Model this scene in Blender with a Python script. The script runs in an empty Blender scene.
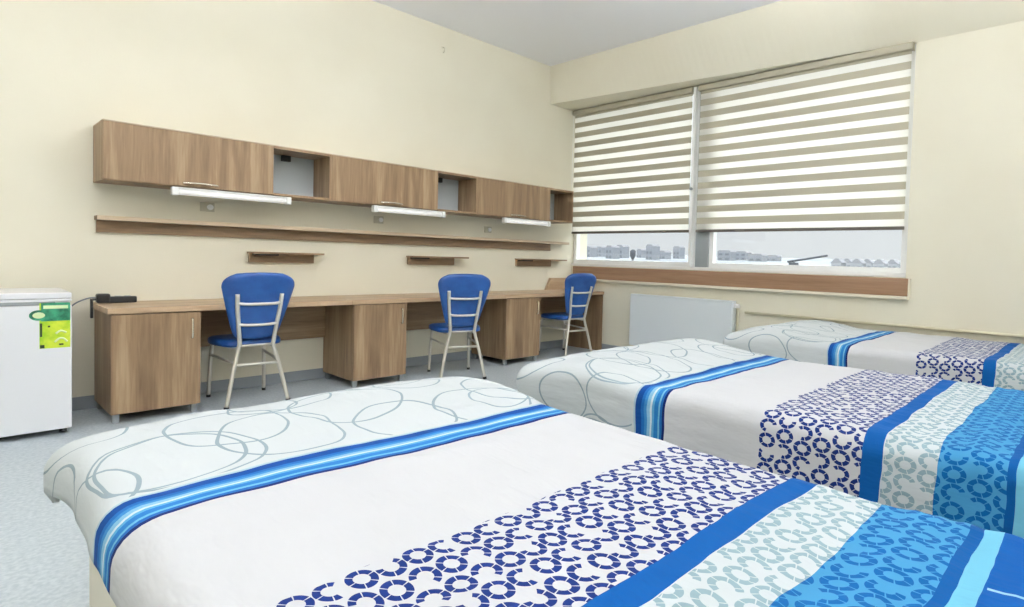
import bpy, bmesh, math, random
from mathutils import Vector, Matrix, noise
random.seed(7)
S = bpy.context.scene
COL = S.collection

# ------------------------------------------------------------------ camera
cam_d = bpy.data.cameras.new('camera'); cam = bpy.data.objects.new('camera', cam_d)
COL.objects.link(cam); S.camera = cam
yaw, pitch, roll = (math.radians(a) for a in (42.3607, 1.8698, 1.5526))
f_px, sx, sy = 586.7337, 64.9697, -24.748
Fw = Vector((math.cos(yaw)*math.cos(pitch), math.sin(yaw)*math.cos(pitch), -math.sin(pitch)))
Rt = Vector((math.sin(yaw), -math.cos(yaw), 0)); Up = Rt.cross(Fw)
R2 = math.cos(roll)*Rt + math.sin(roll)*Up; U2 = -math.sin(roll)*Rt + math.cos(roll)*Up
M = Matrix((R2, U2, -Fw)).transposed().to_4x4(); M.translation = (-5.6221, -5.2885, 1.1411)
cam.matrix_world = M
cam_d.sensor_width = 36; cam_d.lens = f_px*36/1024
cam_d.shift_x = -sx/1024; cam_d.shift_y = sy/1024
cam_d.clip_start = .02; cam_d.clip_end = 5000

# ------------------------------------------------------------------ view, world
S.view_settings.view_transform = 'Standard'; S.view_settings.look = 'None'
S.view_settings.gamma = 1; S.view_settings.use_curve_mapping = False
S.view_settings.exposure = 0.0
W = bpy.data.worlds.new('overcast_sky'); S.world = W; W.use_nodes = True
wn = W.node_tree; wb = wn.nodes['Background']
wg = wn.nodes.new('ShaderNodeTexCoord'); wsx = wn.nodes.new('ShaderNodeSeparateXYZ'); wr = wn.nodes.new('ShaderNodeValToRGB')
wn.links.new(wg.outputs['Generated'], wsx.inputs[0]); wn.links.new(wsx.outputs[2], wr.inputs[0]); wn.links.new(wr.outputs[0], wb.inputs[0])
wr.color_ramp.elements[0].position = 0.06; wr.color_ramp.elements[0].color = (.84, .86, .89, 1)
wr.color_ramp.elements[1].position = .45; wr.color_ramp.elements[1].color = (3.6, 3.75, 3.9, 1)   # overcast: brighter overhead than at the horizon
wb.inputs[1].default_value = 1.0
LIGHT = 24.0          # base radiance of the added fill light diffusers

# ------------------------------------------------------------------ helpers
def lin(c):
    return tuple((v/255/12.92 if v/255 <= .04045 else ((v/255+.055)/1.055)**2.4) for v in c)+(1,)

class X:                                        # tiny shader-math wrapper
    nt = None
    def __init__(s, v): s.v = v
    @staticmethod
    def m(op, a, b=0, c=None):
        n = X.nt.nodes.new('ShaderNodeMath'); n.operation = op
        for i, q in enumerate((a, b) if c is None else (a, b, c)):
            q = q.v if isinstance(q, X) else q
            if isinstance(q, (int, float)): n.inputs[i].default_value = q
            else: X.nt.links.new(q, n.inputs[i])
        return X(n.outputs[0])
    def __add__(s, o): return X.m('ADD', s, o)
    def __radd__(s, o): return X.m('ADD', o, s)
    def __sub__(s, o): return X.m('SUBTRACT', s, o)
    def __rsub__(s, o): return X.m('SUBTRACT', o, s)
    def __mul__(s, o): return X.m('MULTIPLY', s, o)
    def __rmul__(s, o): return X.m('MULTIPLY', s, o)
    def __truediv__(s, o): return X.m('DIVIDE', s, o)
    def floor(s): return X.m('FLOOR', s)
    def frac(s): return X.m('FRACT', s)
    def abs(s): return X.m('ABSOLUTE', s)
    def lt(s, o): return X.m('LESS_THAN', s, o)
    def gt(s, o): return X.m('GREATER_THAN', s, o)
def mixc(f, a, b):
    n = X.nt.nodes.new('ShaderNodeMix'); n.data_type = 'RGBA'
    for i, q in ((0, f), (6, a), (7, b)):
        q = q.v if isinstance(q, X) else q
        if isinstance(q, (int, float, tuple)): n.inputs[i].default_value = q
        else: X.nt.links.new(q, n.inputs[i])
    return n.outputs[2]

def mat(name, col, rough=.5, metal=0., spec=.5, emit=None, es=1., trans=0., sheen=0.):
    m = bpy.data.materials.new(name); m.use_nodes = True
    b = m.node_tree.nodes['Principled BSDF']
    b.inputs['Base Color'].default_value = lin(col); b.inputs['Roughness'].default_value = rough
    b.inputs['Metallic'].default_value = metal; b.inputs['Specular IOR Level'].default_value = spec
    if emit: b.inputs['Emission Color'].default_value = lin(emit); b.inputs['Emission Strength'].default_value = es
    if sheen: b.inputs['Sheen Weight'].default_value = sheen
    return m
def noise_tint(m, c1, c2, scale=3., stretch=(1, 1, 1), bump=0., detail=4, rampw=(.35, .65), coord='Object', bscale=None):
    nt = m.node_tree; b = nt.nodes['Principled BSDF']
    tc = nt.nodes.new('ShaderNodeTexCoord'); mp = nt.nodes.new('ShaderNodeMapping'); mp.inputs['Scale'].default_value = stretch
    no = nt.nodes.new('ShaderNodeTexNoise'); no.inputs['Scale'].default_value = scale; no.inputs['Detail'].default_value = detail
    cr = nt.nodes.new('ShaderNodeValToRGB'); cr.color_ramp.elements[0].position = rampw[0]; cr.color_ramp.elements[1].position = rampw[1]
    cr.color_ramp.elements[0].color = lin(c1); cr.color_ramp.elements[1].color = lin(c2)
    nt.links.new(tc.outputs[coord], mp.inputs[0]); nt.links.new(mp.outputs[0], no.inputs[0])
    nt.links.new(no.outputs[0], cr.inputs[0]); nt.links.new(cr.outputs[0], b.inputs['Base Color'])
    if bump:
        n2 = nt.nodes.new('ShaderNodeTexNoise'); n2.inputs['Scale'].default_value = bscale or scale*4
        nt.links.new(tc.outputs[coord], n2.inputs[0])
        bp = nt.nodes.new('ShaderNodeBump'); bp.inputs['Strength'].default_value = bump; bp.inputs['Distance'].default_value = .01
        nt.links.new(n2.outputs[0], bp.inputs['Height']); nt.links.new(bp.outputs[0], b.inputs['Normal'])
    return m
def wood(name, c1, c2, c3, axis='Z', scale=1.):
    """wood-grain laminate: long fibres along the axis, in broad pale and dark boards"""
    m = mat(name, c1, .42, spec=.3); nt = m.node_tree; b = nt.nodes['Principled BSDF']
    st = {'Z': (9, 9, .55), 'X': (.55, 9, 9), 'Y': (9, .55, 9)}[axis]
    tc = nt.nodes.new('ShaderNodeTexCoord')
    def nz(mult, sc, det):
        mp = nt.nodes.new('ShaderNodeMapping'); mp.inputs['Scale'].default_value = tuple(v*mult for v in st)
        no = nt.nodes.new('ShaderNodeTexNoise'); no.inputs['Scale'].default_value = sc; no.inputs['Detail'].default_value = det
        no.inputs['Distortion'].default_value = .4
        nt.links.new(tc.outputs['Object'], mp.inputs[0]); nt.links.new(mp.outputs[0], no.inputs[0]); return no.outputs[0]
    a = nz(1., 1.4*scale, 5); f = nz(5., 1.6*scale, 6)
    cr = nt.nodes.new('ShaderNodeValToRGB'); e = cr.color_ramp.elements
    e[0].position = .32; e[0].color = lin(c1); e[1].position = .68; e[1].color = lin(c3)
    k = e.new(.5); k.color = lin(c2)
    X.nt = nt; mm = X(a)*.7 + X(f)*.3
    nt.links.new(mm.v, cr.inputs[0]); nt.links.new(cr.outputs[0], b.inputs['Base Color'])
    return m

def bm_new(): return bmesh.new()
def box(bm, x0, x1, y0, y1, z0, z1, bev=0., seg=2, mx=None):
    t = bmesh.new(); bmesh.ops.create_cube(t, size=1)
    for v in t.verts: v.co = Vector(((x0+x1)/2+v.co.x*(x1-x0), (y0+y1)/2+v.co.y*(y1-y0), (z0+z1)/2+v.co.z*(z1-z0)))
    if bev: bmesh.ops.bevel(t, geom=t.edges[:], offset=bev, segments=seg, affect='EDGES', profile=.6)
    if mx: bmesh.ops.transform(t, matrix=mx, verts=t.verts)
    me = bpy.data.meshes.new('t'); t.to_mesh(me); bm.from_mesh(me); bpy.data.meshes.remove(me); t.free()
def tube(bm, pts, r, seg=10, cap=True, smooth_n=0):
    pts = [Vector(p) for p in pts]
    if isinstance(r, (list, tuple)) and smooth_n:
        r = [r[i]*(1-k/smooth_n)+r[i+1]*k/smooth_n for i in range(len(r)-1) for k in range(smooth_n)]+[r[-1]]
    if smooth_n:
        q = []
        for i in range(len(pts)-1):
            p0 = pts[max(i-1, 0)]; p1 = pts[i]; p2 = pts[i+1]; p3 = pts[min(i+2, len(pts)-1)]
            for k in range(smooth_n):
                t = k/smooth_n
                q.append(.5*((2*p1)+(-p0+p2)*t+(2*p0-5*p1+4*p2-p3)*t*t+(-p0+3*p1-3*p2+p3)*t**3))
        q.append(pts[-1]); pts = q
    rings = []; prev = None
    for i, p in enumerate(pts):
        d = (pts[min(i+1, len(pts)-1)]-pts[max(i-1, 0)]).normalized()
        if prev is None:
            a = Vector((0, 0, 1)) if abs(d.z) < .9 else Vector((1, 0, 0)); n = d.cross(a).normalized()
        else: n = (prev-d*prev.dot(d)).normalized()
        prev = n; b2 = d.cross(n); rr = r[i] if isinstance(r, (list, tuple)) else r
        rings.append([bm.verts.new(p+rr*(math.cos(t)*n+math.sin(t)*b2)) for t in (2*math.pi*k/seg for k in range(seg))])
    for a, b in zip(rings, rings[1:]):
        for k in range(seg): bm.faces.new((a[k], a[(k+1) % seg], b[(k+1) % seg], b[k])).smooth = True
    if cap: bm.faces.new(rings[0][::-1]); bm.faces.new(rings[-1])
def disc(bm, c, axis, r, h, seg=20):
    c = Vector(c); a = Vector(axis).normalized(); tube(bm, [c, c+a*h], r, seg)
def prism(bm, pts, axis, a0, a1):
    """extrude a 2-D outline along x, y or z"""
    def P(u, v, w): return {'x': (w, u, v), 'y': (u, w, v), 'z': (u, v, w)}[axis]
    A = [bm.verts.new(P(u, v, a0)) for u, v in pts]; B = [bm.verts.new(P(u, v, a1)) for u, v in pts]
    n = len(pts)
    bm.faces.new(A); bm.faces.new(B[::-1])
    for i in range(n): bm.faces.new((A[i], B[i], B[(i+1) % n], A[(i+1) % n]))
def obj(name, bm, m, parent=None, label=None, recalc=True):
    if recalc: bmesh.ops.recalc_face_normals(bm, faces=bm.faces)
    me = bpy.data.meshes.new(name); bm.to_mesh(me); bm.free()
    o = bpy.data.objects.new(name, me); COL.objects.link(o)
    for k in (m if isinstance(m, (list, tuple)) else [m]): me.materials.append(k)
    if parent: o.parent = parent
    if label: o['label'] = label
    return o
def B(name, x0, x1, y0, y1, z0, z1, m, parent=None, bev=0., label=None):
    bm = bm_new(); box(bm, x0, x1, y0, y1, z0, z1, bev); return obj(name, bm, m, parent, label)
def tag(o, label, cat, group=None):
    o['label'] = label; o['category'] = cat
    if group: o['group'] = group
    return o
def thing(name, label, cat, loc=(0, 0, 0), rz=0, group=None):
    o = bpy.data.objects.new(name, None); COL.objects.link(o); o.empty_display_size = .1
    o.location = loc; o.rotation_euler = (0, 0, rz); return tag(o, label, cat, group)
def structure(o): o['kind'] = 'structure'; return o
def children(o): return [c for c in bpy.data.objects if c.parent == o]
def dup(root, label, loc=None, rz=None):
    r = root.copy(); COL.objects.link(r); r['label'] = label
    if loc is not None: r.location = loc
    if rz is not None: r.rotation_euler = (0, 0, rz)
    for ch in children(root):
        c = ch.copy(); COL.objects.link(c); c.parent = r
        for g in children(ch):
            d = g.copy(); COL.objects.link(d); d.parent = c
    return r

# ------------------------------------------------------------------ materials
m_wall = noise_tint(mat('cream_paint', (229, 223, 199), .75, spec=.2), (230, 224, 203), (234, 229, 209), 1.2, bump=.05, bscale=90)
m_ceil = mat('white_ceiling_paint', (246, 246, 247), .85, spec=.1)
m_floor = noise_tint(mat('grey_blue_vinyl', (180, 190, 196), .38, spec=.35), (176, 187, 193), (200, 208, 212), 55., detail=6)
m_skirt = mat('grey_skirting', (148, 155, 160), .5)
m_wood = wood('walnut_laminate_vertical', (116, 93, 70), (143, 118, 90), (170, 146, 115), 'Z')
m_woodx = wood('walnut_laminate_horizontal', (116, 93, 70), (143, 118, 90), (170, 146, 115), 'X')
m_woody = wood('walnut_laminate_sill', (132, 102, 76), (148, 116, 90), (164, 132, 104), 'Y')
m_top = wood('desk_top_laminate', (160, 134, 106), (182, 156, 126), (198, 174, 144), 'X')
m_edge = mat('pale_edge_band', (196, 176, 148), .5)
m_dark = mat('black_plastic', (22, 22, 24), .4)
m_grey = mat('grey_backing_board', (186, 194, 196), .6)
m_white = mat('white_enamel', (238, 239, 242), .25)
m_wplast = mat('white_plastic', (243, 243, 240), .35)
m_lamp = mat('white_lamp_diffuser', (248, 248, 246), .3, emit=(255, 252, 245), es=.25)
m_chrome = mat('brushed_champagne_metal', (222, 217, 205), .3, metal=.6)
m_chrome2 = mat('polished_handle_metal', (222, 214, 196), .25, metal=.8)
m_blue = noise_tint(mat('blue_vinyl', (28, 74, 142), .38), (25, 70, 136), (34, 84, 152), 14.)
m_rad = mat('radiator_enamel', (224, 231, 234), .4)
m_pipe = mat('cream_painted_pipe', (214, 206, 176), .5)
m_lip = mat('pale_lip_paint', (236, 228, 206), .5)
m_alu = mat('grey_aluminium', (150, 156, 158), .45, metal=.3)
m_bar = mat('dark_blind_rail', (92, 86, 78), .5)
m_bedbase = mat('cream_bed_board', (222, 216, 198), .5)
m_matt = mat('white_mattress', (228, 226, 220), .9)
m_socket = mat('beige_socket', (196, 190, 168), .5)
m_teal = mat('dark_teal_lining', (30, 95, 110), .8)

def glass_mat():
    m = bpy.data.materials.new('window_glass'); m.use_nodes = True; nt = m.node_tree
    for n in list(nt.nodes):
        if n.type != 'OUTPUT_MATERIAL': nt.nodes.remove(n)
    t = nt.nodes.new('ShaderNodeBsdfTransparent'); g = nt.nodes.new('ShaderNodeBsdfGlossy'); g.inputs['Roughness'].default_value = .02
    t.inputs[0].default_value = (.96, .98, .98, 1)
    x = nt.nodes.new('ShaderNodeMixShader'); x.inputs[0].default_value = .05
    nt.links.new(t.outputs[0], x.inputs[1]); nt.links.new(g.outputs[0], x.inputs[2])
    nt.links.new(x.outputs[0], [n for n in nt.nodes if n.type == 'OUTPUT_MATERIAL'][0].inputs[0]); return m
m_glass = glass_mat()
def cloth_mat(name, col, transl, clear):
    m = bpy.data.materials.new(name); m.use_nodes = True; nt = m.node_tree
    for n in list(nt.nodes):
        if n.type != 'OUTPUT_MATERIAL': nt.nodes.remove(n)
    d = nt.nodes.new('ShaderNodeBsdfDiffuse'); d.inputs[0].default_value = lin(col)
    t = nt.nodes.new('ShaderNodeBsdfTranslucent'); t.inputs[0].default_value = lin(col)
    c = nt.nodes.new('ShaderNodeBsdfTransparent')
    x = nt.nodes.new('ShaderNodeMixShader'); x.inputs[0].default_value = transl
    y = nt.nodes.new('ShaderNodeMixShader'); y.inputs[0].default_value = clear
    nt.links.new(d.outputs[0], x.inputs[1]); nt.links.new(t.outputs[0], x.inputs[2])
    nt.links.new(x.outputs[0], y.inputs[1]); nt.links.new(c.outputs[0], y.inputs[2])
    nt.links.new(y.outputs[0], [n for n in nt.nodes if n.type == 'OUTPUT_MATERIAL'][0].inputs[0]); return m
m_sheer = cloth_mat('sheer_blind_cloth', (255, 253, 246), .6, .08)
m_opaque = cloth_mat('beige_blind_cloth', (186, 180, 160), .05, 0.)

# ------------------------------------------------------------------ the setting
XW, XL, YB, ZC = .06, -8.2, -7.6, 3.542
structure(B('floor', XL, XW+.3, YB, .15, -.12, 0, m_floor))
structure(B('ceiling', XL, XW+.3, YB, .15, ZC, ZC+.15, m_ceil))
structure(B('wall_desk_side', XL-.15, XW+.3, 0, .15, 0, ZC, m_wall))
structure(B('wall_left', XL-.15, XL, YB, 0, 0, ZC, m_wall))
structure(B('wall_back', XL-.15, XW+.3, YB-.15, YB, 0, ZC, m_wall))
WY0, WY1, WZ0, WZ1 = -3.965, -.0, 1.06, 3.08     # window opening
bm = bm_new()
box(bm, XW, XW+.25, YB, 0, 0, WZ0)
box(bm, XW, XW+.25, YB, WY0, WZ0, ZC)
box(bm, XW, XW+.25, WY0, 0, WZ1, ZC)
structure(obj('wall_window_side', bm, m_wall))
bm = bm_new(); st_ = []
for q in range(96):                            # its face leans back and thins towards the far end of the window
    y = YB*q/95; k = min(1, -y/4.0); xb = -.40+k*(XW+.40)
    st_.append([bm.verts.new(p) for p in ((-.42, y, ZC), (xb, y, 3.078), (XW, y, 3.078-.001*k), (XW, y, ZC))])
for a, b in zip(st_, st_[1:]):
    for q in range(4): bm.faces.new((a[q], a[(q+1) % 4], b[(q+1) % 4], b[q])).smooth = False
bm.faces.new(st_[0]); bm.faces.new(st_[-1][::-1])
structure(obj('trim_1', bm, m_wall))           # dropped beam above the window
structure(B('baseboard_desk_side', XL, XW, -.012, 0, 0, .09, m_skirt))
structure(B('baseboard_window_side', XW-.012, XW, YB, -.012, 0, .09, m_skirt))
structure(B('baseboard_left', XL, XL+.012, YB, -.012, 0, .09, m_skirt))

# window: white frames, grey post between the sashes, glass
w = bpy.data.objects.new('window_1', None); COL.objects.link(w); w.location = (XW+.08, -2., WZ0); structure(w)
def wpart(name, x0, x1, y0, y1, z0, z1, m, label=None, bev=.004):
    o = B(name, x0-w.location.x, x1-w.location.x, y0+2., y1+2., z0-WZ0, z1-WZ0, m, w, bev, label); return o
def sash(y0, y1):
    bm = bm_new(); t = .05; x0, x1 = XW+.03-w.location.x, XW+.10-w.location.x
    a0, a1 = y0+2., y1+2.; z0, z1 = .035, WZ1-WZ0
    box(bm, x0, x1, a0, a0+t, z0, z1, .004); box(bm, x0, x1, a1-t, a1, z0, z1, .004)
    box(bm, x0, x1, a0+t, a1-t, z0, z0+t, .004); box(bm, x0, x1, a0+t, a1-t, z1-t, z1, .004)
    s = obj('sash_frame', bm, m_wplast, w)
    B('glass_pane', x0+.03, x0+.036, a0+t, a1-t, z0+t, z1-t, m_glass, s)
sash(-1.86, -.005); sash(-3.962, -2.02)
wpart('window_post', XW+.01, XW+.12, -2.02, -1.86, WZ0, WZ1, m_alu, 'grey aluminium post between the sashes')
wpart('window_ledge', XW-.005, XW+.12, -3.965, -.003, WZ0, WZ0+.035, m_wplast)

# wooden sill board below the window with a pale lip
sb = thing('window_sill_board', 'long brown wooden board running under the whole window', 'sill', (XW-.02, -2.02, .9))
B('board', -.025, .02, -1.975, 1.955, .0, .155, m_woody, sb, .004)
B('lip', -.045, .02, -1.98, 1.96, -.026, -.001, m_lip, sb, .004, 'pale narrow lip under the board')
B('end_cap', -.03, .02, -1.988, -1.976, .0, .155, m_lip, sb, .002, 'pale end cap')

# ------------------------------------------------------------------ zebra blinds
def blind(name, y0, y1, label):
    t = thing(name, label, 'blind', (XW-.035, (y0+y1)/2, 3.07), group=None)
    h = (y1-y0)/2; z0 = 3.07
    bm = bm_new(); box(bm, -.035, .035, -h, h, -.062, -.002, .012, 3); obj('head_rail', bm, m_opaque, t)
    B('head_cap', -.036, .036, -h-.004, -h, -.064, -.001, m_opaque, t)
    bo, bs = bm_new(), bm_new()
    zs = [2.95-.1285*k for k in range(12)]; half = .031
    cur = 3.01
    for zc in zs:
        top, bot = zc+half, zc-half
        if cur > top: box(bo, .008, .0095, -h+.012, h-.012, top-z0, cur-z0)
        box(bs, .0085, .0093, -h+.012, h-.012, bot-z0, top-z0); cur = bot
    # rear layer: folded back cloth seen dimly through the sheer bands
    obj('opaque_bands', bo, m_opaque, t); obj('sheer_bands', bs, m_sheer, t)
    bm = bm_new(); box(bm, -.004, .02, -h+.01, h-.01, cur-.03-z0, cur-z0, .005); obj('bottom_rail', bm, m_bar, t)
    bm = bm_new(); tube(bm, [(-.03, h-.02, -.04), (-.032, h-.02, -.9), (-.03, h-.018, -1.25)], .0022, 6)
    obj('pull_chain', bm, m_wplast, t)
    return t
blind('zebra_blind', -1.80, -.012, 'narrower left striped roller blind beside the desk wall')
blind('zebra_blind', -3.952, -1.875, 'wider right striped roller blind over the big sash')
cv = thing('blind_guide_strip', 'thin white upright strip with a small knob between the two blinds', 'strip', (XW-.06, -1.838, 1.09))
B('strip', -.012, .045, -.017, .017, 0, 1.97, m_wplast, cv, .003)
bm = bm_new(); disc(bm, (-.012, 0, .86), (-1, 0, 0), .016, .02); obj('knob', bm, m_alu, cv, 'small grey knob')

# ------------------------------------------------------------------ desks
def desk(x0, x1, cabw, label, end_panel):
    d = thing('desk', label, 'desk', (x0, 0, 0), group=None)
    L = x1-x0
    bm = bm_new(); box(bm, .001, L-.001, -.60, -.004, .712, .75, .003); obj('desk_top', bm, m_top, d)
    # cabinet carcass: two sides, base, back
    bm = bm_new()
    box(bm, .02, .038, -.575, -.02, .06, .711); box(bm, .02+cabw-.018, .02+cabw, -.575, -.02, .06, .711)
    box(bm, .038, .002+cabw, -.575, -.02, .06, .078); box(bm, .038, .002+cabw, -.036, -.02, .078, .711)
    obj('cabinet_body', bm, m_wood, d)
    bm = bm_new(); box(bm, .021, .019+cabw, -.594, -.5755, .062, .706, .002)
    dr = obj('cabinet_door', bm, m_wood, d)
    bm = bm_new(); hx = cabw-.035
    tube(bm, [(hx, -.594, .66), (hx, -.613, .655), (hx, -.617, .60), (hx, -.613, .535), (hx, -.594, .53)], [.007, .0065, .006, .0065, .007], 8, smooth_n=4)
    obj('handle', bm, m_chrome2, dr, 'curved metal handle')
    for (fx, fy) in ((.05, -.55), (cabw-.01, -.55), (.05, -.06), (cabw-.01, -.06)):
        bm = bm_new(); box(bm, fx-.018, fx+.018, fy-.018, fy+.018, .0, .06, .003); obj('foot', bm, m_alu, d, 'grey metal foot')
    B('back_panel', .02+cabw, L-(.02 if end_panel else -.018), -.06, -.042, .38, .711, m_woodx, d)
    if end_panel:
        B('end_panel', L-.022, L-.004, -.585, -.02, .002, .711, m_wood, d, .001)
    return d
desk(-4.885, -3.262, .50, 'leftmost of the three joined wooden desks, beside the fridge', False)
desk(-3.262, -1.585, .50, 'middle desk of the joined row, behind the second blue chair', False)
desk(-1.585, .035, .50, 'far right desk of the joined row, ending below the window', True)

# tapered wooden board in the corner above the last desk
bm = bm_new(); prism(bm, [(-.44, .752), (.03, .752), (.03, .90), (-.36, .90)], 'y', -.05, -.01)
bmesh.ops.bevel(bm, geom=bm.edges[:], offset=.002, segments=1, affect='EDGES')
tag(obj('corner_board', bm, m_top), 'small slanted wooden board on the far desk in the room corner', 'board')

# ------------------------------------------------------------------ wall cabinets
def wall_cabinet(x0, L, door, label):
    c = thing('wall_cabinet', label, 'cabinet', (x0, 0, 1.587))
    H, D, t = .389, .347, .018
    bm = bm_new()
    box(bm, 0, t, -D+.02, -.002, 0, H, .0008); box(bm, L-t, L, -D+.002, -.002, 0, H, .0008); box(bm, door-t, door, -D+.02, -.01, t, H-t)
    box(bm, t, L-t, -D+.02, -.002, 0, t); box(bm, t, L-t, -D+.02, -.002, H-t, H)
    box(bm, door, L-t, -D+.003, -D+.02, 0, t); box(bm, door, L-t, -D+.003, -D+.02, H-t, H)
    obj('cabinet_body', bm, m_wood, c)
    B('top_halo_strip', 0, L, -D, -.002, H+.0005, H+.006, m_edge, c, label='pale strip added as a bright halo along the top')  # pale strip added for the bright halo along the cabinet top
    bm = bm_new(); box(bm, .002, door-.002, -D, -D+.019, .004, H-.002, .0015)
    d = obj('cabinet_door', bm, m_wood, c)
    hx = door*.5+.03
    bm = bm_new(); tube(bm, [(hx-.11, -D, .028), (hx-.10, -D-.018, .028), (hx, -D-.024, .031), (hx+.10, -D-.018, .028), (hx+.11, -D, .028)], .006, 8, smooth_n=4)
    obj('handle', bm, m_chrome2, d, 'thin metal bow handle near the lower edge')
    B('niche_back', door, L-t, -.03, -.018, t, H-t, m_grey, c, label='pale grey backing of the open niche')
    xb = door+.17
    B('bracket', xb, xb+.07, -.07, -.03, H-t-.05, H-t, m_dark, c, .004, 'black hanging bracket')
    B('bracket', xb+.01, xb+.06, -.06, -.03, t, t+.022, m_dark, c, .004, 'black hanging bracket')
    return c
wall_cabinet(-4.87, 1.535, 1.068, 'leftmost wall cabinet with closed door and open niche')
wall_cabinet(-3.335, 1.555, 1.068, 'middle wall cabinet above the second desk')
wall_cabinet(-1.78, 1.475, 1.075, 'rightmost wall cabinet, ending next to the window blind')

# lamps under the cabinets
def lamp(x0, x1, label):
    L = x1-x0
    t = thing('batten_lamp', label, 'lamp', (x0, -.315, 1.585))
    B('housing', .03, L-.03, -.02, .02, -.016, -.001, m_wplast, t, .003)
    bm = bm_new(); tube(bm, [(.035, 0, -.036), (L-.035, 0, -.036)], .02, 16); obj('tube', bm, m_lamp, t)
    for a in (0, L-.04):
        bm = bm_new(); box(bm, a, a+.04, -.026, .026, -.062, -.001, .008, 3); obj('end_cap', bm, m_wplast, t)
lamp(-4.48, -3.66, 'long white tube lamp under the leftmost wall cabinet')
lamp(-2.94, -2.17, 'long white tube lamp under the middle wall cabinet')
lamp(-1.40, -.68, 'long white tube lamp under the rightmost wall cabinet')

for x, z, lb in ((-4.17, 1.475, 'small beige wall socket under the leftmost tube lamp'), (-2.71, 1.475, 'small beige wall socket under the middle tube lamp'),
                 (-1.36, 1.455, 'small beige wall socket left of the rightmost tube lamp')):
    t = thing('wall_socket', lb, 'socket', (x, 0, z))
    B('plate', -.05, .05, -.012, -.001, -.035, .035, m_socket, t, .004)
    bm = bm_new(); disc(bm, (.018, -.012, 0), (0, -1, 0), .022, .012, 16); obj('plug', bm, m_wplast, t)

# long shelf and small ledges
def ledge(x0, x1, rx1, D, ztop, th, rail_h, label, name, cat):
    t = thing(name, label, cat, (x0, 0, ztop))
    bm = bm_new(); box(bm, 0, x1-x0, -D, -.002, -th, 0, .002); obj('shelf_board', bm, m_woodx, t)
    bm = bm_new(); box(bm, .01, rx1-x0, -.024, -.002, -th-rail_h, -th-.0005, .001); obj('back_rail', bm, m_woodx, t)
    B('front_edge', 0, x1-x0, -D-.002, -D-.0002, -th, 0, m_edge, t, label='pale front edge band')
ledge(-4.865, -.12, -.36, .12, 1.358, .03, .085, 'long narrow wooden shelf under the wall cabinets', 'wall_shelf', 'shelf')
for x0, x1, rx, lb in ((-3.88, -3.29, -3.34, 'leftmost small wooden ledge, above the first blue chair'),
                       (-2.40, -1.71, -1.83, 'middle small wooden ledge, above the second blue chair'),
                       (-.94, -.16, -.35, 'rightmost small wooden ledge, near the window')):
    t = thing('small_ledge', lb, 'ledge', (x0, 0, 1.135))
    bm = bm_new(); box(bm, 0, x1-x0, -.13, -.002, -.016, 0, .002); obj('shelf_board', bm, m_woodx, t)
    bm = bm_new(); box(bm, .01, rx-x0, -.03, -.002, -.09, -.0165, .001); obj('back_rail', bm, m_woodx, t)
    B('bracket', .03, .22, -.09, -.03, -.03, -.0165, m_dark, t, .002, 'dark metal bracket')

# wall hook
bm = bm_new(); tube(bm, [(0, 0, .03), (0, -.03, .02), (0, -.04, -.01), (0, -.02, -.03), (0, -.012, -.02)], .005, 6, smooth_n=3)
disc(bm, (0, -.004, .03), (0, 1, 0), .014, .004, 12)
o = obj('wall_hook', bm, m_wall); o.location = (-2.01, 0, 3.3); tag(o, 'tiny cream painted hook high on the desk wall', 'hook')

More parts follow.
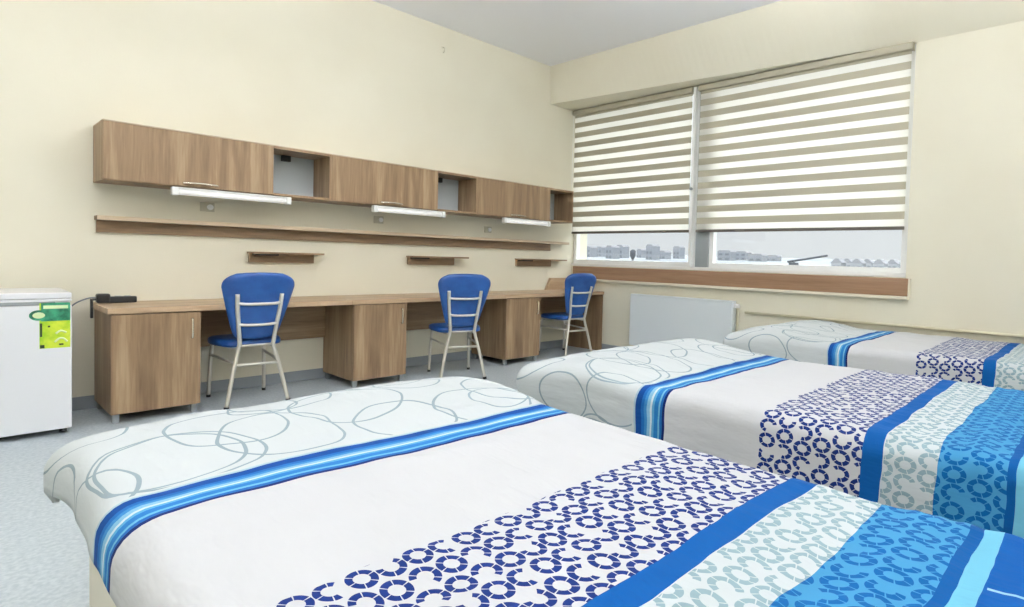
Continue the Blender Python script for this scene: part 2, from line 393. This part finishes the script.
# ------------------------------------------------------------------ chairs
def make_chair(label):
    t = thing('chair', label, 'chair', group='blue chairs at the desks')
    # seat
    bm = bm_new()
    n = 28
    def outline(k, s):
        a = 2*math.pi*k/n; ca, sa = math.cos(a), math.sin(a); p = .42
        x = math.copysign(abs(ca)**p, ca)*.218*s; y = math.copysign(abs(sa)**p, sa)*.205*s
        if y < 0: x *= 1-.16*(-y/.2)
        return x, y
    rings = []
    for z, s in ((.418, .93), (.422, .99), (.436, 1.0), (.456, .985), (.466, .90), (.468, .55), (.466, .2)):
        rings.append([bm.verts.new((outline(k, s)[0], outline(k, s)[1], z)) for k in range(n)])
    for a, b in zip(rings, rings[1:]):
        for k in range(n): bm.faces.new((a[k], a[(k+1) % n], b[(k+1) % n], b[k])).smooth = True
    bm.faces.new(rings[0][::-1]); bm.faces.new(rings[-1])
    obj('seat', bm, m_blue, t)
    # backrest: broad rounded top tapering down, slightly dished
    bm = bm_new(); rows = 30; cols = 16; Fr, Bk = [], []
    def hw(u):      # half width up the back, u 0..1
        w = .125+.105*min(1, u/.8)**.8
        if u > .78: w -= .085*((u-.80)/.20)**3 if u > .8 else 0
        if u < .10: w -= .03*((.10-u)/.10)**2
        return w
    def yb(z): return -.205-(z-.5)*.20
    for i in range(rows+1):
        u = i/rows; z0_ = .472+u*.472; rf, rb = [], []
        for j in range(cols+1):
            s = j/cols*2-1; x = hw(u)*s; z = z0_+.008*u*u*(1-s*s); dish = -.022*(1-s*s)
            e = max(abs(s), abs(u*2-1)); th = .019*math.sqrt(max(0, 1-e**6))+.002
            rf.append(bm.verts.new((x, yb(z)+dish+th, z))); rb.append(bm.verts.new((x, yb(z)+dish-th*.8, z)))
        Fr.append(rf); Bk.append(rb)
    for i in range(rows):
        for j in range(cols):
            bm.faces.new((Fr[i][j], Fr[i][j+1], Fr[i+1][j+1], Fr[i+1][j])).smooth = True
            bm.faces.new((Bk[i][j], Bk[i+1][j], Bk[i+1][j+1], Bk[i][j+1])).smooth = True
    for i in range(rows):
        bm.faces.new((Fr[i][0], Fr[i+1][0], Bk[i+1][0], Bk[i][0])).smooth = True
        bm.faces.new((Fr[i][cols], Bk[i][cols], Bk[i+1][cols], Fr[i+1][cols])).smooth = True
    for j in range(cols):
        bm.faces.new((Fr[0][j], Bk[0][j], Bk[0][j+1], Fr[0][j+1])).smooth = True
        bm.faces.new((Fr[rows][j], Fr[rows][j+1], Bk[rows][j+1], Bk[rows][j])).smooth = True
    obj('backrest', bm, m_blue, t)
    # frame
    def ub(z): return yb(z)-.034
    for s in (-1, 1):
        bm = bm_new()
        tube(bm, [(s*.140, ub(.80), .80), (s*.134, ub(.70), .70), (s*.120, ub(.57), .57), (s*.108, ub(.46)-.006, .46), (s*.112, ub(.42)-.004, .41),
                  (s*.155, -.250, .22), (s*.195, -.275, .014)], .0138, 10, smooth_n=4)
        lg = obj('back_leg', bm, m_chrome, t)
        bm = bm_new(); tube(bm, [(s*.1945, -.2745, .02), (s*.197, -.277, 0)], .0165, 10); obj('foot_cap', bm, m_dark, lg, 'black rubber foot')
        bm = bm_new()
        tube(bm, [(s*.15, .10, .408), (s*.165, .165, .407), (s*.172, .185, .38), (s*.18, .20, .20), (s*.185, .21, .014)], .0130, 10, smooth_n=4)
        lg = obj('front_leg', bm, m_chrome, t)
        bm = bm_new(); tube(bm, [(s*.185, .21, .02), (s*.1855, .2105, 0)], .014, 10); obj('foot_cap', bm, m_dark, lg, 'black rubber foot')
        bm = bm_new(); tube(bm, [(s*.136, -.240, .31), (s*.178, .195, .32)], .009, 8); obj('side_stretcher', bm, m_chrome, t)
    bm = bm_new(); tube(bm, [(-.140, -.241, .295), (.140, -.241, .295)], .0105, 8); obj('rear_stretcher', bm, m_chrome, t)
    for z, wx in ((.735, .136), (.585, .121)):
        bm = bm_new(); tube(bm, [(-wx, ub(z), z), (-wx*.5, ub(z)-.012, z-.006), (wx*.5, ub(z)-.012, z-.006), (wx, ub(z), z)], .0105, 8, smooth_n=4)
        obj('back_rung', bm, m_chrome, t)
    bm = bm_new(); tube(bm, [(-.112, -.228, .43), (.112, -.228, .43)], .009, 8)
    tube(bm, [(-.15, .10, .406), (.15, .10, .406)], .009, 8); tube(bm, [(-.112, -.22, .41), (-.15, .10, .406)], .009, 8); tube(bm, [(.112, -.22, .41), (.15, .10, .406)], .009, 8)
    obj('seat_frame', bm, m_chrome, t)
    return t
c1 = make_chair('nearest blue chair, tucked in at the desk beside the fridge')
c1.location = (-4.005, -.385, 0); c1.scale = (1.07, 1.05, 1.035); c1.rotation_euler = (0, 0, math.radians(-2))
dup(c1, 'middle blue chair, pulled out and turned, at the second desk', (-2.24, -.64, 0), math.radians(-21))
dup(c1, 'farthest blue chair, at the desk next to the window', (-.50, -.42, 0), math.radians(-6))

# ------------------------------------------------------------------ fridge
fr = thing('fridge', 'small white fridge with a green energy sticker, left of the desks', 'fridge', (-5.335, -.34, 0))
bm = bm_new(); box(bm, -.272, .272, -.255, .262, .03, .82, .012, 3); obj('body', bm, m_white, fr)
bm = bm_new(); box(bm, -.275, .275, -.30, .262, .824, .86, .01, 3); obj('top_panel', bm, m_white, fr)
bm = bm_new(); box(bm, -.275, .275, -.305, -.262, .035, .785, .010, 3)
dr = obj('door', bm, m_white, fr)
B('handle_recess_shade', -.26, .20, -.300, -.262, .787, .806, m_alu, fr, .004, 'grey strip for the shade in the grip slot above the door')  # shade of the grip slot put in as a solid grey strip
bm = bm_new(); box(bm, -.275, .275, -.302, -.262, .806, .822, .006, 3); obj('control_strip', bm, m_white, fr)
for fx, fy in ((-.24, -.24), (.24, -.24), (-.24, .25), (.24, .25)):
    bm = bm_new(); disc(bm, (fx, fy, 0), (0, 0, 1), .018, .032, 12); obj('foot', bm, m_dark, fr, 'black foot')
m_g1 = noise_tint(mat('dark_green_print', (20, 110, 80), .4), (14, 92, 66), (60, 160, 120), 22.)
m_g2 = noise_tint(mat('lime_print', (170, 205, 30), .4), (140, 190, 20), (205, 222, 60), 18.)
m_g3 = mat('pale_print', (225, 240, 190), .4); m_g4 = mat('black_green_print', (20, 50, 20), .4)
st = B('energy_sticker', .128, .266, -.3065, -.3052, .53, .80, m_g2, dr, label='lime and green energy sticker')
B('sticker_band', .135, .266, -.3074, -.3066, .692, .80, m_g1, st, label='dark green band')
B('sticker_stripe', .145, .256, -.3082, -.3075, .765, .785, m_g3, st)
bm = bm_new(); tube(bm, [(0, 0, 0), (0, -.0015, 0)], .5, 28)
bmesh.ops.transform(bm, matrix=Matrix.Translation((.125, -.3068, .728)) @ Matrix.Diagonal((.085, 1, .062, 1)), verts=bm.verts)
obj('sticker_badge', bm, m_g1, st, 'dark green oval badge')
bm = bm_new(); tube(bm, [(0, 0, 0), (0, -.001, 0)], .5, 28)
bmesh.ops.transform(bm, matrix=Matrix.Translation((.125, -.3085, .728)) @ Matrix.Diagonal((.055, 1, .036, 1)), verts=bm.verts)
obj('sticker_badge_centre', bm, m_g3, st, 'pale centre of the oval badge')
bm = bm_new(); tube(bm, [(.195, -.3070, .565), (.215, -.3070, .585), (.235, -.3070, .585), (.252, -.3070, .565)], .006, 6, smooth_n=4)
tube(bm, [(.200, -.3070, .615), (.222, -.3070, .632), (.248, -.3070, .62)], .006, 6, smooth_n=4)
obj('sticker_swoosh', bm, m_g3, st)
for q in ((.130, .150, .532, .552), (.130, .140, .60, .68), (.215, .235, .545, .555), (.165, .175, .655, .665)):
    B('sticker_mark', q[0], q[1], -.3074, -.3066, q[2], q[3], m_g4, st)

# black device with cable on the desk's left end
pw = thing('power_strip', 'black power strip with a cable, lying on the desk end beside the fridge', 'power strip', (-4.80, -.15, .752), math.radians(0))
bm = bm_new(); box(bm, -.03, .15, -.028, .028, .001, .045, .01, 3); obj('strip_body', bm, m_dark, pw)
bm = bm_new(); box(bm, -.075, .0, -.034, .034, .002, .066, .014, 3); obj('plug', bm, m_dark, pw)
for k in range(2):
    bm = bm_new(); disc(bm, (.045+k*.055, 0, .045), (0, 0, 1), .019, .004, 16); obj('outlet', bm, m_alu, pw)
bm = bm_new(); box(bm, -.106, -.092, -.018, .018, -.10, .032, .004, 2); box(bm, -.0935, -.07, -.018, .018, .020, .034, .003, 2); obj('hanging_strap', bm, m_dark, pw, 'black strap hanging over the desk side')
bm = bm_new(); tube(bm, [(-.065, 0, .04), (-.11, .03, .035), (-.165, .07, .005), (-.20, .10, -.03), (-.26, .125, -.08), (-.34, .13, -.2)], .005, 8, smooth_n=5)
obj('cable', bm, m_alu, pw, 'grey cable running behind the fridge')

# ------------------------------------------------------------------ radiator and pipe
rd = thing('radiator', 'white flat panel radiator on the wall under the window', 'radiator', (XW-.07, -1.74, .12))
bm = bm_new(); box(bm, -.05, -.035, -.655, .655, .03, .62, .006, 2)
for k in range(30):
    pass
obj('front_panel', bm, m_rad, rd)
B('back_panel', .02, .035, -.65, .65, .03, .60, m_rad, rd, .004)
bm = bm_new(); box(bm, -.05, .035, -.66, .66, .605, .635, .006, 2)
obj('top_grille', bm, m_rad, rd)
bm = bm_new(); box(bm, -.045, .03, -.664, -.656, .03, .61, .003); obj('side_cover', bm, m_rad, rd)
bm = bm_new(); box(bm, -.045, .03, .656, .664, .03, .61, .003); obj('side_cover', bm, m_rad, rd)
bm = bm_new(); disc(bm, (-.01, -.664, .585), (0, -1, 0), .022, .055, 16); disc(bm, (-.01, -.70, .585), (-1, 0, 0), .018, .045, 16); obj('valve', bm, m_wplast, rd, 'white round valve')
bm = bm_new(); tube(bm, [(-.01, -.70, .585), (-.01, -.705, .55), (-.01, -.705, -.117)], .009, 8); obj('supply_pipe', bm, m_pipe, rd, 'cream pipe down to the floor')
for yy in (-.4, .4):
    bm = bm_new(); box(bm, .035, .0695, yy-.02, yy+.02, .1, .5, .002); obj('wall_bracket', bm, m_rad, rd)
bm = bm_new(); tube(bm, [(XW-.03, -2.50, .642), (XW-.03, -7.5, .642)], .013, 10)
for yy in (-3., -4., -5., -6., -7.): box(bm, XW-.03, XW-.001, yy-.01, yy+.01, .634, .650)
tag(obj('heating_pipe', bm, m_pipe), 'thin cream pipe along the wall right of the radiator', 'pipe')

# ------------------------------------------------------------------ beds and duvets
def duvet_mat():
    m = bpy.data.materials.new('printed_duvet_cotton'); m.use_nodes = True; nt = m.node_tree; X.nt = nt
    b = nt.nodes['Principled BSDF']; b.inputs['Roughness'].default_value = .85; b.inputs['Specular IOR Level'].default_value = .15
    def lin(c, _l=globals()['lin']): return tuple(q*.66 for q in _l(c)[:3])+(1,)
    uv = nt.nodes.new('ShaderNodeUVMap'); uv.uv_map = 'UVMap'
    sp = nt.nodes.new('ShaderNodeSeparateXYZ'); nt.links.new(uv.outputs[0], sp.inputs[0])
    u, v0 = X(sp.outputs[0]), X(sp.outputs[1])
    nz = nt.nodes.new('ShaderNodeTexNoise'); nz.inputs['Scale'].default_value = 5; nt.links.new(uv.outputs[0], nz.inputs[0])
    v = v0 + (X(nz.outputs[0])-.5)*.03
    # background zones along the bed
    white = (232, 233, 234)
    stops = [(0, (232, 238, 238)), (3.725, (190, 222, 236)), (3.735, (20, 80, 160)), (3.765, (38, 118, 196)), (3.780, (70, 150, 214)), (3.795, (150, 206, 236)),
             (3.812, (228, 244, 248)), (3.822, (104, 184, 228)), (3.835, (48, 134, 208)), (3.858, (120, 196, 232)), (3.868, (36, 112, 190)), (3.882, (22, 42, 110)), (3.897, white),
             (4.70, (6, 94, 172)), (4.762, (226, 234, 235)), (4.915, (76, 158, 208)), (5.09, (8, 92, 164)), (5.112, (122, 200, 228)), (5.145, (4, 92, 172))]
    prev = None
    for p, c in stops:
        if prev is None: prev = lin(c); continue
        prev = mixc(v.gt(p), prev, lin(c))
    base = prev
    # chain motif: staggered rows of segmented rings and C shapes
    a, bb = .054, .065
    vv = (v0-4.345)/bb; j = vv.floor(); par = X.m('FRACT', j*.5)*2
    uu = u/a + par*.5; i = uu.floor()
    dx = uu.frac()-.5; dy = vv.frac()-.5
    r = X.m('SQRT', dx*dx+dy*dy); th = X.m('ARCTAN2', dy, dx)/(2*math.pi)+.5
    ring = (r-.37).abs().lt(.115)
    seg = ((th*6+.25).frac()-.5).abs().lt(.455)
    ci = X.m('FRACT', (i+j*1.0)*.5)*2                                   # odd cells are C shapes
    ph = X.m('FRACT', X.m('SINE', i*12.9898+j*78.233)*43758.5453)
    ph = (ph*3).floor()/3+.04
    cut = (th-ph+1).frac().lt(.333)
    cmask = 1-(ci.gt(.5)*cut)
    motif = ring*seg*cmask
    z1 = v.gt(4.345)*v.lt(4.70); z2 = v.gt(4.765)*v.lt(4.915); z3 = v.gt(4.915)*v.lt(5.09)
    c = mixc(motif*z1, base, lin((25, 54, 130)))
    c = mixc(motif*z2, c, lin((158, 186, 194)))
    c = mixc(motif*z3, c, lin((14, 104, 172)))
    # thin grey curls on the pillow end, pale swirls on the blue end
    rnd = random.Random(3)
    n2 = nt.nodes.new('ShaderNodeTexNoise'); n2.inputs['Scale'].default_value = 2.2; nt.links.new(uv.outputs[0], n2.inputs[0])
    n3 = nt.nodes.new('ShaderNodeTexNoise'); n3.inputs['Scale'].default_value = 2.0
    mp = nt.nodes.new('ShaderNodeMapping'); mp.inputs['Location'].default_value = (5, 3, 1); nt.links.new(uv.outputs[0], mp.inputs[0]); nt.links.new(mp.outputs[0], n3.inputs[0])
    du = u + (X(n2.outputs[0])-.5)*.12; dv = v0 + (X(n3.outputs[0])-.5)*.12
    def circles(lst, w):
        acc = None
        for cx, cy, rr in lst:
            ex, ey = du-cx, dv-cy; d = (X.m('SQRT', ex*ex+ey*ey)-rr).abs()
            acc = d if acc is None else X.m('MINIMUM', acc, d)
        return acc.lt(w)
    lst = []
    for k in range(22):
        lst.append((-1.0+.095*k+rnd.uniform(-.04, .04), rnd.choice((3.02, 3.2, 3.38, 3.52, 3.6))+rnd.uniform(-.05, .05), rnd.uniform(.09, .19)))
    cir = circles(lst, .0040)*v.lt(3.715)
    c = mixc(cir*.85, c, lin((150, 172, 180)))
    lst = [(-.6+.26*k, 5.28+rnd.uniform(-.08, .1), rnd.uniform(.10, .2)) for k in range(7)]
    c = mixc(circles(lst, .005)*v.gt(5.15), c, lin((170, 215, 238)))
    nt.links.new(c, b.inputs['Base Color'])
    # fine creases
    n4 = nt.nodes.new('ShaderNodeTexNoise'); n4.inputs['Scale'].default_value = 16; n4.inputs['Detail'].default_value = 3
    m2 = nt.nodes.new('ShaderNodeMapping'); m2.inputs['Scale'].default_value = (1, .35, 1); nt.links.new(uv.outputs[0], m2.inputs[0]); nt.links.new(m2.outputs[0], n4.inputs[0])
    bp = nt.nodes.new('ShaderNodeBump'); bp.inputs['Strength'].default_value = .4; bp.inputs['Distance'].default_value = .02
    nt.links.new(n4.outputs[0], bp.inputs['Height']); nt.links.new(bp.outputs[0], b.inputs['Normal'])
    return m
m_duvet = duvet_mat()

YH, YF = -3.13, -5.45
def make_bed(xc, w, label, base_h=.34):
    t = thing('bed', label, 'bed', (xc, (YH+YF)/2, 0))
    L = (YH-YF)/2-.02; h = w/2
    bm = bm_new(); box(bm, -h, h, -L, L-.06, .07, base_h, .006); obj('bed_base', bm, m_bedbase, t)
    for px_ in (-1, 1):
        for py_ in (-1, 1):
            bm = bm_new(); box(bm, px_*(h-.06)-.025, px_*(h-.06)+.025, py_*(L-.16)-.025, py_*(L-.16)+.025, 0, .07, .003); obj('foot', bm, m_dark, t)
    bm = bm_new(); box(bm, -h+.01, h-.01, -L, L-.04, base_h+.001, .555, .045, 4)
    for f in bm.faces: f.smooth = True
    obj('mattress', bm, m_matt, t)
    return t
def pillow_bump(y):
    d = -y
    if d < 3.10: return .035
    if d < 3.30: return .035+.03*math.sin((d-3.10)/.2*math.pi/2)
    if d < 3.78:
        q = (d-3.30)/.48; return .065*(1-q*q*(3-2*q))
    return 0
def make_duvet(xc, w, tl, tr, head, label, seed, vo=0., vb=0., push=(-.08, .06, -.02), pk=.72, flare=.06):
    """tl, tr: how far the cloth hangs past the left and right edge; head: past the head end"""
    h = w/2; r = .075; zt = .60
    bm = bm_new(); uvl = bm.loops.layers.uv.new('UVMap')
    aL, aR = -(h-r)-(r*math.pi/2+tl), (h-r)+(r*math.pi/2+tr)
    b0, b1 = YH+r*.4+head, YF
    na, nb = 96, 150
    G = []
    for i in range(na+1):
        row = []
        for jx in range(nb+1):
            a = aL+(aR-aL)*i/na; b = b0+(b1-b0)*jx/nb
            ca = max(-(h-r), min(h-r, a)); cb = min(YH-r*.6, b)
            ex, ey = a-ca, b-cb; l = math.hypot(ex, ey)
            rr = r
            if l > 1e-6:
                dx, dy = ex/l, ey/l
                if l < rr*math.pi/2: hz = rr*math.sin(l/rr); dz = rr*(1-math.cos(l/rr))
                else:
                    q = l-rr*math.pi/2; hz = rr+.03*q*math.sin((a+b)*17+seed)*.8+.05*min(q, .2); dz = rr+q
                x, y, z = ca+dx*hz, cb+dy*hz, zt-dz
            else: x, y, z = a, b, zt
            side = max(0, min(1, (h+.02-abs(x))/.22)); side = side*side*(3-2*side)
            pb = pillow_bump(y)
            z += pb*pk*(.72+.28*side)
            pw = min(1, pb/.05)
            fl = max(0, min(1, (4.15+b)/.55)); fl = fl*fl*(3-2*fl)
            if x > 0: x += (flare*.5*pw+flare*fl)*min(1, x/h)
            wc = max(0, 1-math.hypot(a+h+.02, b-YH)/.34); wc = wc*wc*(3-2*wc)
            x += push[0]*wc; y += push[1]*wc; z += push[2]*wc
            p = Vector((x*2.4+seed*3, y*2.4, 0))
            z += .010*noise.noise(p)+.005*noise.noise(p*3.1)
            z += .006*noise.noise(Vector((x*1.2+seed, y*14, 3)))*(1 if l < 1e-6 else .4)
            z += .005*noise.noise(Vector((x*3.5+seed, y*30, 7)))*max(0, min(1, (-y-4.5)/.4))
            x += .006*noise.noise(Vector((y*9, z*3, seed)))
            row.append((bm.verts.new((xc+x, y, z)), a, -b-vo-vb*math.exp(-((-b-3.8)/.22)**2)))
        G.append(row)
    for i in range(na):
        for jx in range(nb):
            q = (G[i][jx], G[i+1][jx], G[i+1][jx+1], G[i][jx+1])
            f = bm.faces.new([k[0] for k in q]); f.smooth = True
            for lp, k in zip(f.loops, q): lp[uvl].uv = (k[1], k[2])
    o = obj('duvet', bm, m_duvet)
    sm = o.modifiers.new('thickness', 'SOLIDIFY'); sm.thickness = .018; sm.offset = -1
    return tag(o, label, 'duvet')
beds = ((-4.745, 1.18, 'nearest bed, at the front, its cream base showing at lower left'),
        (-2.93, 1.22, 'middle bed, between the front bed and the one under the window'),
        (-.70, 1.30, 'farthest bed, pushed against the wall under the window'))
for xc, w, lb in beds: make_bed(xc, w, lb)
make_duvet(-4.735, 1.32, .05, .22, .07, 'printed blue and white duvet on the nearest bed at the front', 1, push=(-.03, .03, -.03), pk=.45)
make_duvet(-2.90, 1.33, .26, .24, .10, 'printed blue and white duvet on the middle bed', 2, 0., .05)
make_duvet(-.70, 1.38, .26, -.03, .10, 'printed blue and white duvet on the farthest bed against the wall', 3, .035, .07, (-.13, .05, -.02), flare=0)

# ------------------------------------------------------------------ fill lights added out of view to brighten room and ceiling
m_em = mat('added_light_diffuser', (255, 252, 246), .5, emit=(247, 249, 255), es=LIGHT*.10)
m_eu = mat('added_uplight_diffuser', (255, 252, 246), .5, emit=(247, 249, 255), es=LIGHT*1.62)  # strong upward glow added to lift the ceiling's brightness
for x, y, dr_, lb in ((-6.8, -6.3, .6, 'in the back row, farthest from the window'), (-4.6, -6.3, 0.6, 'in the middle of the back row'), (-2.0, -6.3, 0.6, 'in the back row, nearest the window'),
                 (-6.8, -4.0, 0.5, 'in the middle row, farthest from the window'), (-4.6, -4.0, 0.5, 'in the middle of the middle row'), (-2.0, -3.8, 0.1, 'in the middle row, nearest the window'),
                 (-5.7, -2.3, 0.4, 'in the desk row, above the first desk'), (-3.3, -2.4, 0.0, 'in the desk row, nearest the window')):
        t = thing('added_fill_light', 'added unseen fill light '+lb, 'fill light', (x, y, ZC), group='added fill lights')
        B('light_body', -.60, .60, -.14, .14, -.36-dr_, -.31-dr_, m_wplast, t, .004)
        bm = bm_new(); box(bm, -.58, .58, -.13, .13, -.40-dr_, -.3605-dr_, .01, 3); obj('lower_diffuser', bm, m_em, t)
        bm = bm_new(); box(bm, -.58, .58, -.13, .13, -.3095-dr_, -.27-dr_, .01, 3); obj('upper_diffuser', bm, m_eu, t)
        for sx_ in (-.5, .5):
            bm = bm_new(); tube(bm, [(sx_, 0, -.27-dr_), (sx_, 0, -.001)], .003, 6); obj('hanging_wire', bm, m_alu, t)

# ------------------------------------------------------------------ outside: hazy plain, town and crane seen far below
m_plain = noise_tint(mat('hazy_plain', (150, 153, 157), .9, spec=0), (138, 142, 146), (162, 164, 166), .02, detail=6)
def terrain(r):
    T = ((0, -10), (20, -10), (80, -5), (150, -.6), (300, 1.5), (500, 4.5), (900, 11), (1500, 12), (3000, 8))
    for (a, za), (b, zb) in zip(T, T[1:]):
        if r <= b: return za+(zb-za)*(r-a)/(b-a)
    return 8
bm = bm_new(); V = []
for r in (14, 30, 80, 150, 220, 300, 400, 500, 620, 760, 900, 1100, 1500, 3000):
    V.append([bm.verts.new((.8+r*math.cos(t), -2+r*math.sin(t), terrain(r)+(4.5*noise.noise((t*9, r*.004, 0)) if r > 600 else 0)+(1.5*noise.noise((t*40, r*.01, 3)) if r > 850 else 0))) for t in (math.radians(-88+176*k/220) for k in range(221))])
for a, b in zip(V, V[1:]):
    for k in range(220): bm.faces.new((a[k], b[k], b[k+1], a[k+1])).smooth = True
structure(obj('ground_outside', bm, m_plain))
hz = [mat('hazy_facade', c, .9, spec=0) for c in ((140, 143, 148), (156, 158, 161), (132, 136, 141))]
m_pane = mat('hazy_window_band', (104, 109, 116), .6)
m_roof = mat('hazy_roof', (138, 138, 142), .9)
def building(x, y, wx, wy, h, label, g):
    t = thing('building', label, 'building', (x, y, terrain(math.hypot(x-.8, y+2))-.6), group=g)
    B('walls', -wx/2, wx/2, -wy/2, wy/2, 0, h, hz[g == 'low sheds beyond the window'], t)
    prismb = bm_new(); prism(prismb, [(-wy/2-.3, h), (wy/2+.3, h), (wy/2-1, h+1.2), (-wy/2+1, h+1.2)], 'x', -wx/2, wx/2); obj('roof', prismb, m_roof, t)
    bm = bm_new()
    n = max(2, int(wy/5)); fl = max(1, int(h/3.2))
    for q in range(fl):
        for s in range(n):
            yc = -wy/2+(s+.5)*wy/n; box(bm, -wx/2-.1, -wx/2+.1, yc-wy/n*.28, yc+wy/n*.28, q*3.2+1, q*3.2+2.4)
    obj('window_rows', bm, m_pane, t)
rb = random.Random(11)
def ang(u):      # compass direction through picture column u
    return Fw + (u-512-sx)/f_px*R2
town = ((579, 'town block at the left edge of the left sash'), (590, 'second town block from the left frame of the left sash'), (601, 'third town block from the left frame of the left sash'),
        (612, 'town block two left of the water tower'), (622, 'town block just left of the water tower'), (641, 'town block just right of the water tower'),
        (652, 'second town block right of the water tower'), (664, 'third town block right of the water tower'), (678, 'town block nearest the white strip in the left sash'))
for n, (u, lb) in enumerate(town):
    d = ang(u); D = 360+60*(n % 3); p = d*(D/d.length)
    building(p.x-5.6, p.y-5.3, 8, rb.uniform(4.5, 6), rb.uniform(5, 9.5), 'pale hazy '+lb, 'town buildings far away')
sheds = ((838, 'just right of the crane'), (848, 'second right of the crane'), (858, 'third right of the crane'), (868, 'fourth right of the crane'), (880, 'last but one before the right window edge'), (893, 'nearest the right window edge'))
for n, (u, lb) in enumerate(sheds):
    d = ang(u); D = 175+14*(n % 2); p = d*(D/d.length)
    building(p.x-5.6, p.y-5.3, 4, 2.6, 3.1, 'pale low shed outside, '+lb, 'low sheds beyond the window')
for n, (u, lb) in enumerate(((726, 'leftmost of four'), (742, 'second from left of four'), (757, 'third from left of four'), (772, 'rightmost of four'))):
    d = ang(u); D = 430+50*(n % 2); p = d*(D/d.length)
    building(p.x-5.6, p.y-5.3, 9, 10, rb.uniform(4, 8), 'pale hazy building left of the crane, '+lb, 'buildings left of the crane')
d = ang(632); p = d*(150/d.length)
tw = thing('tower', 'tall dark water tower far outside the left sash', 'tower', (p.x-5.6, p.y-5.3, -6.9))
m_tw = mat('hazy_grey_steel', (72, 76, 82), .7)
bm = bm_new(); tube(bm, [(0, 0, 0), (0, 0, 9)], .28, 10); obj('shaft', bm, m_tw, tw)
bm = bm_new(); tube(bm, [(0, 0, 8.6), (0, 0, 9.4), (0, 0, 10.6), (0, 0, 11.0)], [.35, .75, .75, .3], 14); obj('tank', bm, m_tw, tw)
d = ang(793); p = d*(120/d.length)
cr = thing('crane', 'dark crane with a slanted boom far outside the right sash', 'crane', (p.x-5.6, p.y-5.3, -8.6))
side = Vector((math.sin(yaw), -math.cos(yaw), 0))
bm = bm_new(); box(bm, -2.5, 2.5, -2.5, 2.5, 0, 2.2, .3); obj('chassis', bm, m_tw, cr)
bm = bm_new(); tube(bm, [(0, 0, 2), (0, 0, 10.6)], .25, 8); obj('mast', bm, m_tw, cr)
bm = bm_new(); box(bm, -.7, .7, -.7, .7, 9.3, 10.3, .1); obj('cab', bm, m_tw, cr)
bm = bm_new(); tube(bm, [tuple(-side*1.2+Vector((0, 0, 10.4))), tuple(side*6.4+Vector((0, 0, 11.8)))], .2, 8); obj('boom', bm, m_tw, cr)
